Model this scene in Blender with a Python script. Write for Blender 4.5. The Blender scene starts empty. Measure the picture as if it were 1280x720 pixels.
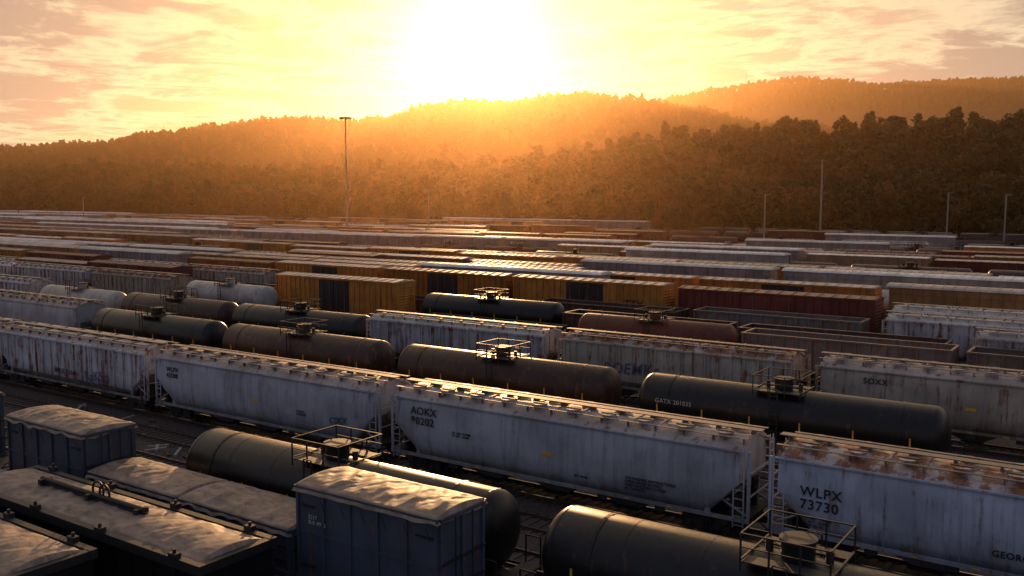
import bpy, math, random
from math import sin, cos, pi, sqrt, radians
from mathutils import Vector, noise, Matrix
random.seed(7)
scene = bpy.context.scene
scene.view_settings.view_transform = 'Standard'
scene.view_settings.look = 'None'
scene.view_settings.exposure = 0
COL = scene.collection

TH = radians(34.5)
EX, EY = cos(TH), -sin(TH)      # along track (towards right / near)
NX, NY = sin(TH), cos(TH)       # across tracks (away)
def W(u, s, z=0.0):
    return Vector((NX*u+EX*s, NY*u+EY*s, z))

# ------------------------------------------------------------------ node helpers
class NT:
    def __init__(self, tree):
        self.t = tree; self.n = tree.nodes; self.l = tree.links
    def node(self, typ, **kw):
        nd = self.n.new(typ)
        for k, v in kw.items():
            setattr(nd, k, v)
        return nd
    def set(self, sock, v):
        if isinstance(v, bpy.types.NodeSocket):
            self.l.new(v, sock)
        else:
            sock.default_value = v
    def math(self, op, a, b=None, c=None, clamp=False):
        nd = self.node('ShaderNodeMath', operation=op, use_clamp=clamp)
        self.set(nd.inputs[0], a)
        if b is not None: self.set(nd.inputs[1], b)
        if c is not None: self.set(nd.inputs[2], c)
        return nd.outputs[0]
    def vmath(self, op, a, b=None):
        nd = self.node('ShaderNodeVectorMath', operation=op)
        self.set(nd.inputs[0], a)
        if b is not None: self.set(nd.inputs[1], b)
        return nd.outputs['Value'] if op in ('DOT_PRODUCT', 'LENGTH') else nd.outputs[0]
    def mix(self, f, a, b, blend='MIX'):
        nd = self.node('ShaderNodeMix', data_type='RGBA', blend_type=blend)
        self.set(nd.inputs[0], f)
        self.set(nd.inputs[6], a if isinstance(a, bpy.types.NodeSocket) else (*a[:3], 1))
        self.set(nd.inputs[7], b if isinstance(b, bpy.types.NodeSocket) else (*b[:3], 1))
        return nd.outputs[2]
    def noise(self, vec, scale, detail=4, rough=.55, dist=0.0):
        nd = self.node('ShaderNodeTexNoise')
        if vec is not None: self.l.new(vec, nd.inputs['Vector'])
        nd.inputs['Scale'].default_value = scale
        nd.inputs['Detail'].default_value = detail
        nd.inputs['Roughness'].default_value = rough
        nd.inputs['Distortion'].default_value = dist
        return nd.outputs[0]
    def ss(self, v, a, b, lo=0.0, hi=1.0):
        nd = self.node('ShaderNodeMapRange', interpolation_type='SMOOTHSTEP')
        self.set(nd.inputs[0], v)
        nd.inputs[1].default_value = a; nd.inputs[2].default_value = b
        nd.inputs[3].default_value = lo; nd.inputs[4].default_value = hi
        return nd.outputs[0]
    def scale(self, vec, s):
        nd = self.node('ShaderNodeMapping')
        self.l.new(vec, nd.inputs[0]); nd.inputs['Scale'].default_value = s
        return nd.outputs[0]
    def ramp(self, f, stops):
        nd = self.node('ShaderNodeValToRGB')
        self.set(nd.inputs[0], f)
        cr = nd.color_ramp
        while len(cr.elements) < len(stops): cr.elements.new(.5)
        for el, (p, c) in zip(cr.elements, stops):
            el.position = p; el.color = (*c, 1)
        return nd.outputs[0]

def new_mat(name):
    m = bpy.data.materials.new(name); m.use_nodes = True
    t = NT(m.node_tree); b = t.n['Principled BSDF']
    return m, t, b

def weathered(name, color, rust=.35, dirt=.5, rough=.5, metal=0.0, var=.35, rustc=(.16, .055, .022), zlo=.8, zhi=2.3, bump=0.0, patch=0.0, spec=.5):
    m, t, b = new_mat(name)
    tc = t.node('ShaderNodeTexCoord').outputs['Object']
    rnd = t.node('ShaderNodeObjectInfo').outputs['Random']
    off = t.node('ShaderNodeCombineXYZ'); t.l.new(t.math('MULTIPLY', rnd, 137.0), off.inputs[0])
    t.l.new(t.math('MULTIPLY', rnd, 61.0), off.inputs[1])
    p = t.vmath('ADD', tc, off.outputs[0])
    big = t.noise(p, .45, 3, .6)
    streak = t.noise(t.scale(p, (3.2, 3.2, .22)), 1.0, 5, .65)
    fine = t.noise(p, 9.0, 3, .65)
    mid = t.noise(p, 1.6, 4, .65)
    col = t.mix(t.ss(big, .3, .7), tuple(c*.72 for c in color), tuple(min(1, c*1.12) for c in color))
    g = t.math('MULTIPLY', t.ss(streak, .44, .70), dirt)
    col = t.mix(g, col, tuple(c*.38+.012 for c in color))
    r = t.math('MULTIPLY', t.ss(t.math('ADD', t.math('MULTIPLY', streak, .62), t.math('MULTIPLY', mid, .38)), .585-.12*rust, .66-.08*rust), min(1.0, rust*1.6))
    col = t.mix(r, col, t.mix(t.ss(fine, .35, .65), rustc, tuple(min(1, c*1.9) for c in rustc)))
    if patch > 0:
        pr = t.math('MULTIPLY', t.ss(mid, .62-.16*patch, .68-.14*patch), .85)
        col = t.mix(pr, col, t.mix(t.ss(fine, .3, .7), (.19, .062, .022), (.34, .13, .05)))
    z = t.node('ShaderNodeSeparateXYZ'); t.l.new(tc, z.inputs[0])
    low = t.math('MULTIPLY', t.ss(t.math('ADD', z.outputs[2], t.math('MULTIPLY', mid, 1.2)), zlo+.6, zhi+.6, 1.0, 0.0), dirt)
    col = t.mix(low, col, (.055, .042, .034))
    col = t.mix(t.math('MULTIPLY', t.ss(fine, .55, .8), .35), col, tuple(c*.5 for c in color))
    v = t.math('ADD', t.math('MULTIPLY', rnd, var), 1-var*.6)
    hs = t.node('ShaderNodeHueSaturation'); t.l.new(v, hs.inputs['Value']); t.l.new(col, hs.inputs['Color'])
    t.l.new(hs.outputs[0], b.inputs['Base Color'])
    rr = t.math('ADD', t.math('MULTIPLY', fine, .25), rough-.1)
    t.l.new(rr, b.inputs['Roughness'])
    b.inputs['Metallic'].default_value = metal
    b.inputs['Specular IOR Level'].default_value = spec
    if bump > 0:
        bp = t.node('ShaderNodeBump'); bp.inputs['Strength'].default_value = bump; bp.inputs['Distance'].default_value = .05
        t.l.new(t.noise(p, 1.1, 2, .5), bp.inputs['Height'])
        t.l.new(bp.outputs[0], b.inputs['Normal'])
    return m

def simple(name, color, rough=.6, metal=0.0, nz=.3, scale=6):
    m, t, b = new_mat(name)
    tc = t.node('ShaderNodeTexCoord').outputs['Object']
    n = t.noise(tc, scale, 2, .6)
    t.l.new(t.mix(n, tuple(c*(1-nz) for c in color), tuple(min(1, c*(1+nz)) for c in color)), b.inputs['Base Color'])
    b.inputs['Roughness'].default_value = rough; b.inputs['Metallic'].default_value = metal
    return m

M = {}
M['under'] = simple('underframe_grime', (.035, .027, .024), .75)
M['wheel'] = simple('wheel_steel', (.08, .055, .04), .5, .6)
M['dark'] = simple('dark_iron', (.025, .024, .027), .55, .2)
M['grating'] = simple('grating', (.20, .17, .15), .6, .3)
M['hop_grey'] = weathered('paint_light_grey', (.47, .49, .55), .2, .5, .5, spec=.4, bump=.25)
M['hop_white'] = weathered('paint_offwhite', (.56, .55, .58), .72, .8, .5, spec=.4, bump=.15)
M['hop_blue'] = weathered('paint_bluegrey', (.44, .48, .59), .35, .5, .5, spec=.4, bump=.25)
M['hop_cream'] = weathered('paint_cream', (.46, .40, .33), .55, .65, .5, spec=.4)
M['roof_grey'] = weathered('roof_grey', (.55, .46, .42), .5, .4, .5, .0, .3, spec=.4)
M['roof_rust'] = weathered('roof_rusty', (.55, .47, .44), .8, .3, .5, .0, .2, patch=1.2, spec=.4)
M['roof_galv'] = weathered('roof_galvanised', (.55, .46, .38), .35, .3, .5, .05, .6, spec=.4)
M['roof_white'] = weathered('roof_white', (.78, .74, .70), .15, .25, .5, .0, .5, spec=.5)
M['roof_brown'] = weathered('roof_brown', (.19, .09, .06), .4, .2, .5, 0, .5, spec=.4)
M['tank_black'] = weathered('tank_black', (.012, .011, .012), .15, .35, .34, 0, .3, bump=.06, spec=.4)
M['tank_brown'] = weathered('tank_brown', (.060, .027, .018), .4, .45, .42, 0, .3, bump=.06, spec=.4)
M['tank_rust'] = weathered('tank_rust', (.16, .05, .03), .4, .35, .5, 0, .3, spec=.3)
M['tank_white'] = weathered('tank_white', (.52, .48, .43), .3, .4, .42, 0, .2)
M['box_yellow'] = weathered('box_yellow', (.55, .22, .04), .4, .5, .5, 0, .5, spec=.3)
M['box_orange'] = weathered('box_orange', (.46, .14, .035), .4, .5, .5, 0, .5, spec=.3)
M['box_brown'] = weathered('box_brown', (.18, .042, .026), .4, .4, .5, 0, .4, spec=.3)
M['box_tan'] = weathered('box_tan', (.36, .22, .12), .4, .4, .5, 0, .5, spec=.3)
M['door_black'] = weathered('door_black', (.035, .018, .014), .3, .3, .5)
M['gon_brown'] = weathered('gondola_brown', (.08, .045, .034), .6, .5, .6)
M['gon_grey'] = weathered('gondola_grey', (.19, .155, .14), .6, .5, .6)
M['load'] = simple('scrap_load', (.07, .05, .04), .9, 0, .6, 2)
M['rack_side'] = weathered('rack_side', (.36, .32, .29), .3, .4, .55, .1, .4)
M['rack_yellow'] = weathered('rack_yellow', (.40, .19, .06), .3, .4, .55, .05, .4)
M['cont'] = weathered('container_bluegrey', (.065, .082, .12), .4, .5, .5, 0, .3, bump=.4)
M['mark'] = simple('marking_dark', (.02, .02, .025), .6)
M['markw'] = simple('marking_white', (.5, .5, .5), .6)
M['graf'] = simple('graffiti_paint', (.09, .11, .17), .6)
M['yellow'] = simple('reflector_yellow', (.75, .40, .04), .4)
M['pole'] = simple('galvanised_pole', (.30, .26, .23), .45, .3)
M['wood'] = simple('creosote_wood', (.07, .05, .04), .85)
M['plank'] = simple('pale_timber', (.35, .31, .27), .8)

def tarp_mat(name, c):
    m, t, b = new_mat(name)
    tc = t.node('ShaderNodeTexCoord').outputs['Object']
    n = t.noise(t.scale(tc, (1, 2.4, 1)), 1.2, 4, .6, .6); f = t.noise(tc, 14, 3, .6)
    col = t.mix(t.ss(n, .35, .7), c, tuple(x*.5 for x in c))
    col = t.mix(t.math('MULTIPLY', t.ss(f, .5, .75), .4), col, (.09, .07, .06))
    t.l.new(col, b.inputs['Base Color'])
    b.inputs['Roughness'].default_value = .6; b.inputs['Specular IOR Level'].default_value = .4
    bp = t.node('ShaderNodeBump'); bp.inputs['Strength'].default_value = .22; bp.inputs['Distance'].default_value = .06
    t.l.new(n, bp.inputs['Height']); t.l.new(bp.outputs[0], b.inputs['Normal'])
    return m
M['tarp'] = tarp_mat('tarp_tan', (.36, .27, .21))
M['tarp_blue'] = tarp_mat('tarp_blue', (.20, .25, .32))

# ------------------------------------------------------------------ mesh builder
class MB:
    def __init__(self):
        self.v = []; self.f = []; self.m = []; self.s = []; self.mats = []
    def mi(self, mat):
        if mat not in self.mats: self.mats.append(mat)
        return self.mats.index(mat)
    def add(self, vs, fs, mat, smooth=False):
        o = len(self.v); self.v += [tuple(p) for p in vs]; k = self.mi(mat)
        for f in fs:
            self.f.append([i+o for i in f]); self.m.append(k); self.s.append(smooth)
    def box(self, x0, x1, y0, y1, z0, z1, mat):
        vs = [(x0,y0,z0),(x1,y0,z0),(x1,y1,z0),(x0,y1,z0),(x0,y0,z1),(x1,y0,z1),(x1,y1,z1),(x0,y1,z1)]
        self.add(vs, [(0,3,2,1),(4,5,6,7),(0,1,5,4),(1,2,6,5),(2,3,7,6),(3,0,4,7)], mat)
    def frustum(self, r0, z0, r1, z1, mat):
        (a0,a1,b0,b1) = r0; (c0,c1,d0,d1) = r1
        vs = [(a0,b0,z0),(a1,b0,z0),(a1,b1,z0),(a0,b1,z0),(c0,d0,z1),(c1,d0,z1),(c1,d1,z1),(c0,d1,z1)]
        self.add(vs, [(0,3,2,1),(4,5,6,7),(0,1,5,4),(1,2,6,5),(2,3,7,6),(3,0,4,7)], mat)
    def cyl(self, p0, p1, r, mat, seg=12, r1=None, smooth=True, caps=True):
        p0 = Vector(p0); p1 = Vector(p1); r1 = r if r1 is None else r1
        d = (p1-p0).normalized(); a = Vector((0,0,1)) if abs(d.z) < .9 else Vector((1,0,0))
        x = d.cross(a).normalized(); y = d.cross(x)
        A = [p0+(x*cos(2*pi*i/seg)+y*sin(2*pi*i/seg))*r for i in range(seg)]
        B = [p1+(x*cos(2*pi*i/seg)+y*sin(2*pi*i/seg))*r1 for i in range(seg)]
        self.add(A+B, [(i,(i+1)%seg,seg+(i+1)%seg,seg+i) for i in range(seg)], mat, smooth)
        if caps:
            self.add(A, [tuple(reversed(range(seg)))], mat); self.add(B, [tuple(range(seg))], mat)
    def loft(self, rings, mat, smooth=True, cap=True):
        n = len(rings[0]); vs = [p for r in rings for p in r]; fs = []
        for k in range(len(rings)-1):
            for i in range(n):
                j = (i+1)%n
                fs.append((k*n+i, k*n+j, (k+1)*n+j, (k+1)*n+i))
        self.add(vs, fs, mat, smooth)
        if cap:
            self.add(rings[0], [tuple(reversed(range(n)))], mat); self.add(rings[-1], [tuple(range(n))], mat)
    def ladder(self, x, y, z0, z1, w, mat, ax='x', step=.38):
        if ax == 'x':
            for d in (-w/2, w/2): self.box(x+d-.025, x+d+.025, y-.025, y+.025, z0, z1, mat)
            z = z0+.1
            while z < z1:
                self.box(x-w/2, x+w/2, y-.018, y+.018, z, z+.036, mat); z += step
        else:
            for d in (-w/2, w/2): self.box(x-.025, x+.025, y+d-.025, y+d+.025, z0, z1, mat)
            z = z0+.1
            while z < z1:
                self.box(x-.018, x+.018, y-w/2, y+w/2, z, z+.036, mat); z += step
    def torus(self, c, R, r, mat, axis='y', seg=20, s2=6):
        vs = []; fs = []
        for i in range(seg):
            a = 2*pi*i/seg
            for j in range(s2):
                b = 2*pi*j/s2; q = R+r*cos(b)
                if axis == 'y': vs.append((c[0]+q*cos(a), c[1]+r*sin(b), c[2]+q*sin(a)))
                elif axis == 'x': vs.append((c[0]+r*sin(b), c[1]+q*cos(a), c[2]+q*sin(a)))
                else: vs.append((c[0]+q*cos(a), c[1]+q*sin(a), c[2]+r*sin(b)))
        for i in range(seg):
            for j in range(s2):
                fs.append((i*s2+j, ((i+1)%seg)*s2+j, ((i+1)%seg)*s2+(j+1)%s2, i*s2+(j+1)%s2))
        self.add(vs, fs, mat, True)
    def mesh(self, name):
        me = bpy.data.meshes.new(name)
        me.from_pydata(self.v, [], self.f)
        for mt in self.mats: me.materials.append(mt)
        me.polygons.foreach_set('material_index', self.m)
        me.polygons.foreach_set('use_smooth', self.s)
        me.update()
        return me

def truck(mb, xc):
    U = M['under']; Wm = M['wheel']
    for dx in (-.88, .88):
        mb.cyl((xc+dx, -.95, .46), (xc+dx, .95, .46), .08, Wm, 8)
        for sy in (-1, 1):
            mb.cyl((xc+dx, sy*.71, .46), (xc+dx, sy*.84, .46), .46, Wm, 20)
            mb.cyl((xc+dx, sy*.84, .46), (xc+dx, sy*.87, .46), .3, M['dark'], 14)
            mb.box(xc+dx-.15, xc+dx+.15, sy*1.03-.1, sy*1.03+.1, .32, .62, U)
    for sy in (-1, 1):
        pts = [(-1.12,.55),(-1.0,.72),(-.55,.84),(.55,.84),(1.0,.72),(1.12,.55),(.75,.5),(.45,.28),(-.45,.28),(-.75,.5)]
        A = [(xc+p[0], sy*.96, p[1]) for p in pts]; B = [(xc+p[0], sy*1.1, p[1]) for p in pts]
        n = len(pts)
        mb.add(A+B, [(i,(i+1)%n,n+(i+1)%n,n+i) for i in range(n)]+[tuple(range(n)), tuple(range(2*n-1,n-1,-1))], U)
        for k in (-.16, 0, .16): mb.cyl((xc+k, sy*1.13, .36), (xc+k, sy*1.13, .62), .06, M['dark'], 8)
    mb.box(xc-.22, xc+.22, -1.2, 1.2, .62, .9, U)

def coupler(mb, xe):
    s = 1 if xe > 0 else -1
    a, b = sorted((xe, xe+s*.55)); mb.box(a, b, -.12, .12, .75, 1.0, M['under'])
    a, b = sorted((xe+s*.5, xe+s*.78)); mb.box(a, b, -.2, .2, .7, 1.02, M['dark'])
    mb.cyl((xe+s*.02, -.45, .85), (xe+s*.5, -.35, .45), .03, M['dark'], 6)

SEC = [(1.40,1.15),(1.50,1.5),(1.575,2.0),(1.60,2.6),(1.59,3.2),(1.54,3.7),(1.45,4.05),(1.30,4.2),(.85,4.36),(.4,4.45)]
def sec_ring(x, zb, off=0.0, sec=SEC):
    R = [(y+off, max(z+(off if z > 3.9 else 0), zb)) for y, z in sec]
    return [(x, -y, z) for y, z in R]+[(x, y, z) for y, z in reversed(R)]

def end_gear(mb, L, mat, top=4.05):
    h = L/2
    for s in (-1, 1):
        for sy in (-1, 1):
            mb.box(min(s*h, s*(h-.12)), max(s*h, s*(h-.12)), sy*1.42-.06, sy*1.42+.06, 1.12, top, mat)
            mb.ladder(s*(h-.45), sy*1.56, .75, top+.1, .45, mat)
            mb.cyl((s*(h-.1), sy*1.3, 1.2), (s*(h-1.5), sy*1.3, 1.9), .05, mat, 6)
        mb.ladder(s*(h+.05), .95, 1.2, top+.25, .42, mat, 'y')
        mb.box(min(s*h, s*(h-.9)), max(s*h, s*(h-.9)), -1.38, 1.38, 1.13, 1.2, M['under'])
        for zz in (2.1, 3.1): mb.box(s*h-.03, s*h+.03, -1.42, 1.42, zz, zz+.06, mat)
        coupler(mb, s*h)
        mb.cyl((s*(h-.5), .5, 1.2), (s*(h-.5), .5, 2.4), .14, M['under'], 10)
        mb.torus((s*(h-.05), -.6, 2.6), .28, .025, M['dark'], 'x', 16, 5)

def hopper(paint, roof, kind='smooth', L=19.2, name='hopper'):
    mb = MB(); h = L/2; P = M[paint]; R = M[roof]
    B = h-.42; ramp = 1.45
    def zb(x):
        a = abs(x)
        return 1.15 if a < B-ramp else 1.15+(a-(B-ramp))/ramp*1.5
    if kind == 'smooth':
        xs = [-B, -B+ramp*.5, -B+ramp]+[-B+ramp+(2*(B-ramp))*i/8 for i in range(1, 8)]+[B-ramp, B-ramp*.5, B]
        mb.loft([sec_ring(x, zb(x)) for x in xs], P, True)
        for x in [-B+ramp+(2*(B-ramp))*i/6 for i in range(0, 7)]:
            mb.loft([sec_ring(x-.035, zb(x)+.02, .012), sec_ring(x+.035, zb(x)+.02, .012)], P, False)
    else:
        S2 = [(1.5,1.5),(1.5,2.0),(1.5,2.6),(1.5,3.4),(1.5,4.05),(1.44,4.13),(1.30,4.2),(.85,4.36),(.4,4.45)]
        S2 = [(1.2,1.15)]+S2
        xs = [-B, -B+ramp, B-ramp, B]
        mb.loft([sec_ring(x, zb(x), 0, S2) for x in xs], P, False)
        n = 19
        for i in range(n):
            x = -B+.25+(2*B-.5)*i/(n-1)
            for sy in (-1, 1):
                z0 = max(1.5, zb(x))
                mb.box(x-.055, x+.055, min(sy*1.5, sy*1.6), max(sy*1.5, sy*1.6), z0, 4.02, P)
        for sy in (-1, 1):
            mb.box(-B, B, min(sy*1.49, sy*1.63), max(sy*1.49, sy*1.63), 4.02, 4.12, P)
    RS = [(1.47,4.07),(1.32,4.23),(.87,4.39),(.42,4.48),(.0,4.5)]
    ring = lambda x, d=0: [(x, -y, z+d) for y, z in RS]+[(x, y, z+d) for y, z in reversed(RS[:-1])]+[(x, y, z-.04) for y, z in [(1.45,4.07),(.4,4.44),(-.4,4.44),(-1.45,4.07)]]
    mb.loft([ring(-B-.1), ring(B+.1)], R, False)
    k = 14
    for i in range(k+1):
        x = -B+2*B*i/k
        mb.loft([ring(x-.04, .03), ring(x+.04, .03)], R, False)
    for sy in (-1, 1):
        mb.box(-B-.15, B+.15, min(sy*1.46, sy*1.60), max(sy*1.46, sy*1.60), 4.0, 4.075, P)
    mb.box(-h, h, -.24, .24, 4.66, 4.7, M['grating'])
    for i in range(13):
        x = -h+.4+(L-.8)*i/12; mb.box(x-.03, x+.03, -.3, .3, 4.5, 4.655, M['grating'])
    for sy in (-1, 1):
        mb.box(-h+.2, h-.2, sy*1.18-.1, sy*1.18+.1, 4.5, 4.53, M['grating'])
        for i in range(15):
            x = -h+.4+(L-.8)*i/14; mb.box(x-.02, x+.02, sy*1.18-.09, sy*1.18+.09, 4.27, 4.495, M['grating'])
    if kind == 'smooth':
        for i in range(10):
            x = -B+1+(2*B-2)*i/9
            for sy in (-1, 1):
                mb.cyl((x, sy*.68, 4.36), (x, sy*.68, 4.56), .33, R, 14)
                mb.cyl((x, sy*.68, 4.56), (x, sy*.68, 4.60), .37, R, 14)
                mb.box(x-.4, x+.4, sy*.68-.04, sy*.68+.04, 4.605, 4.64, M['dark'])
    else:
        for i in range(8):
            x0 = -B+.5+(2*B-1)*i/8
            for sy in (-1, 1):
                mb.box(x0+.1, x0+(2*B-1)/8-.1, sy*.62-.3, sy*.62+.3, 4.35, 4.58, R)
                mb.box(x0+.6, x0+.7, sy*.62-.34, sy*.62+.34, 4.585, 4.63, M['dark'])
    for sy in (-1, 1):
        mb.box(-h, h, min(sy*1.38, sy*1.52), max(sy*1.38, sy*1.52), .98, 1.14, P)
        for i in range(2):
            x = (-1, 1)[i]*(B-ramp)
            mb.box(x-.12, x+.12, sy*1.40-.05, sy*1.40+.05, 1.14, 2.3, P)
        for i in range(7):
            x = -h+1.2+(L-2.4)*i/6; mb.box(x-.25, x+.25, sy*1.40-.02, sy*1.40+.02, .72, .975, M['under'])
        if kind == 'smooth':
            mb.box(-.3, .3, min(sy*1.585, sy*1.62), max(sy*1.585, sy*1.62), 2.35, 2.52, M['yellow'])
        for i in range(9):
            x = -h+1.5+(L-3)*i/8; mb.box(x-.12, x+.12, min(sy*1.52, sy*1.53), max(sy*1.52, sy*1.53), 1.03, 1.09, M['yellow'])
    mb.box(-h, h, -.3, .3, .72, 1.1, M['under'])
    for xb in (-3.9, 0, 3.9):
        mb.frustum((xb-.55, xb+.55, -.6, .6), .38, (xb-1.85, xb+1.85, -1.33, 1.33), 1.16, P)
        mb.box(xb-.6, xb+.6, -.95, .95, .3, .37, M['dark'])
    for s in (-1, 1):
        a_, b2 = sorted((s*(h-.75), s*(h-.95)))
        mb.box(a_, b2, -1.25, 1.25, 1.2, 1.9, M['under'])
        truck(mb, s*(h-2.0))
    end_gear(mb, L, P)
    return mb.mesh(name)

def tank(paint, L=17.2, R=1.5, name='tank', plat=True, refl=True):
    mb = MB(); P = M[paint]; cz = 2.62; seg = 40; hd = .7; h = L/2
    xs = [(-h+hd*(1-cos(pi/2*i/8)), max(.02, R*sin(pi/2*i/8))) for i in range(9)]
    xs += [(-x, r) for x, r in reversed(xs)]
    mb.loft([[(x, r*cos(2*pi*k/seg), cz+r*sin(2*pi*k/seg)) for k in range(seg)] for x, r in xs], P, True)
    def band(x, w, o, mt):
        q = [(x-w, R-.01), (x-w, R+o), (x+w, R+o), (x+w, R-.01)]
        mb.loft([[(a, r*cos(2*pi*k/seg), cz+r*sin(2*pi*k/seg)) for k in range(seg)] for a, r in q], mt, False, False)
    n = 6
    for i in range(n+1):
        band(-h+hd+(L-2*hd)*i/n, .025, .005, P)
    for s in (-1, 1):
        band(s*(h-2.2), .07, .02, P)
        xb = s*(h-1.7)
        mb.frustum((xb-.35, xb+.35, -1.35, 1.35), .92, (xb-.3, xb+.3, -1.42, 1.42), 1.75, M['under'])
        a, b = sorted((s*(h+.55), s*(h-3.2))); mb.box(a, b, -.28, .28, .72, 1.14, M['under'])
        truck(mb, s*(h-1.5)); coupler(mb, s*(h+.55))
        a, b = sorted((s*(h+.5), s*(h-.25))); mb.box(a, b, -1.45, 1.45, 1.0, 1.08, M['under'])
        for sy in (-1, 1):
            a, b = sorted((s*(h+.5), s*(h-2.6))); mb.box(a, b, sy*1.4-.05, sy*1.4+.05, .9, 1.0, M['under'])
            for xx in (h+.45, h-.2): mb.box(s*xx-.025, s*xx+.025, sy*1.42-.025, sy*1.42+.025, 1.08, 2.1, M['dark'])
            a, b = sorted((s*(h+.45), s*(h-.2))); mb.box(a, b, sy*1.42-.025, sy*1.42+.025, 2.1, 2.15, M['dark'])
            mb.ladder(s*(h-.05), sy*1.5, .45, 1.0, .4, M['dark'])
    for sy in (-1, 1):
        mb.box(-h+.6, h-.6, sy*1.62-.02, sy*1.62+.02, 2.0, 2.04, M['dark'])
        for i in range(8):
            x = -h+.8+(L-1.6)*i/7; mb.box(x-.02, x+.02, min(sy*1.3, sy*1.61), max(sy*1.3, sy*1.61), 1.99, 2.03, M['dark'])
        if refl:
            for i in range(6):
                x = -h+1.6+(L-3.2)*i/5; zz = 2.2
                y = sy*(sqrt(R*R-(cz-zz-.25)**2)+.012)
                mb.box(x-.04, x+.04, min(y, y-sy*.06), max(y, y-sy*.06), zz, zz+.45, M['yellow'])
    if plat:
        zt = cz+R
        mb.cyl((0, 0, zt-.15), (0, 0, zt+.5), .5, P, 18); mb.cyl((0, 0, zt+.5), (0, 0, zt+.58), .56, M['dark'], 18)
        for dx in (-.9, .9): mb.cyl((dx, .1, zt-.1), (dx, .1, zt+.32), .12, M['dark'], 10)
        for sy in (-1, 1):
            mb.box(-1.3, 1.3, min(sy*.65, sy*1.25), max(sy*.65, sy*1.25), zt-.06, zt-.02, M['dark'])
            for dx in (-1.3, -.45, .45, 1.3):
                mb.box(dx-.025, dx+.025, sy*1.25-.025, sy*1.25+.025, zt-.3, zt+.8, M['dark'])
            mb.box(-1.3, 1.3, sy*1.25-.025, sy*1.25+.025, zt+.8, zt+.84, M['dark'])
            mb.box(-1.3, 1.3, sy*1.25-.02, sy*1.25+.02, zt+.4, zt+.43, M['dark'])
            mb.ladder(0, sy*1.66, .8, zt+.2, .42, M['dark'])
        for dx in (-1.3, 1.3):
            mb.box(dx-.025, dx+.025, -1.22, 1.22, zt+.8, zt+.84, M['dark'])
            mb.box(dx-.03, dx+.03, -1.22, 1.22, zt-.0, zt+.05, M['dark'])
    return mb.mesh(name)

def boxcar(paint, roof, L=18.4, H=4.95, door=None, name='box'):
    mb = MB(); P = M[paint]; h = L/2; R = M[roof]; DR = M[door] if door else P
    mb.box(-h, h, -1.44, 1.44, 1.1, H, P)
    n = 24
    for i in range(n+1):
        x = -h+.06+(L-.12)*i/n
        if abs(x) < 2.5: continue
        for sy in (-1, 1): mb.box(x-.06, x+.06, min(sy*1.43, sy*1.54), max(sy*1.43, sy*1.54), 1.3, H-.15, P)
    for sy in (-1, 1):
        mb.box(-h-.02, h+.02, min(sy*1.42, sy*1.57), max(sy*1.42, sy*1.57), 1.0, 1.28, P)
        mb.box(-h-.02, h+.02, min(sy*1.42, sy*1.56), max(sy*1.42, sy*1.56), H-.14, H+.03, P)
        for a, b in ((-2.3, -.03), (.03, 2.3)):
            mb.box(a, b, min(sy*1.43, sy*1.53), max(sy*1.43, sy*1.53), 1.3, H-.2, DR)
            for zz in (1.8, 2.6, 3.4, 4.2): mb.box(a+.1, b-.1, min(sy*1.53, sy*1.56), max(sy*1.53, sy*1.56), zz, zz+.08, DR)
            for xx in (a+.5, b-.5): mb.cyl((xx, sy*1.6, 1.3), (xx, sy*1.6, H-.3), .025, M['grating'], 6)
        mb.box(-5.2, 5.2, min(sy*1.57, sy*1.62), max(sy*1.57, sy*1.62), 1.1, 1.18, M['dark'])
        mb.box(-h+3, h-3, sy*1.3-.05, sy*1.3+.05, .8, .995, M['under'])
        for s in (-1, 1): mb.ladder(s*(h-.4), sy*1.62, .7, 3.6 if s > 0 else H-.2, .45, P)
    ring = lambda x, d=0: [(x,-1.56,H+.04+d),(x,0,H+.2+d),(x,1.56,H+.04+d),(x,1.56,H+.0),(x,-1.56,H+.0)]
    mb.loft([ring(-h-.03), ring(h+.03)], R, False)
    for i in range(16):
        x = -h+.2+(L-.4)*i/15; mb.loft([ring(x-.05, .045), ring(x+.05, .045)], R, False)
    for s in (-1, 1):
        for zz in [1.5+.3*i for i in range(11)]:
            mb.cyl((s*h, -1.35, zz), (s*h, 1.35, zz), .06, P, 6)
        mb.ladder(s*(h+.1), 1.0, .8, 3.6, .42, P, 'y')
        truck(mb, s*(h-2.1)); coupler(mb, s*h); mb.box(min(s*h, s*(h+.25)), max(s*h, s*(h+.25)), -1.4, 1.4, 1.02, 1.1, M['under'])
    mb.box(-h, h, -.3, .3, .7, 1.09, M['under'])
    return mb.mesh(name)

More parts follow.
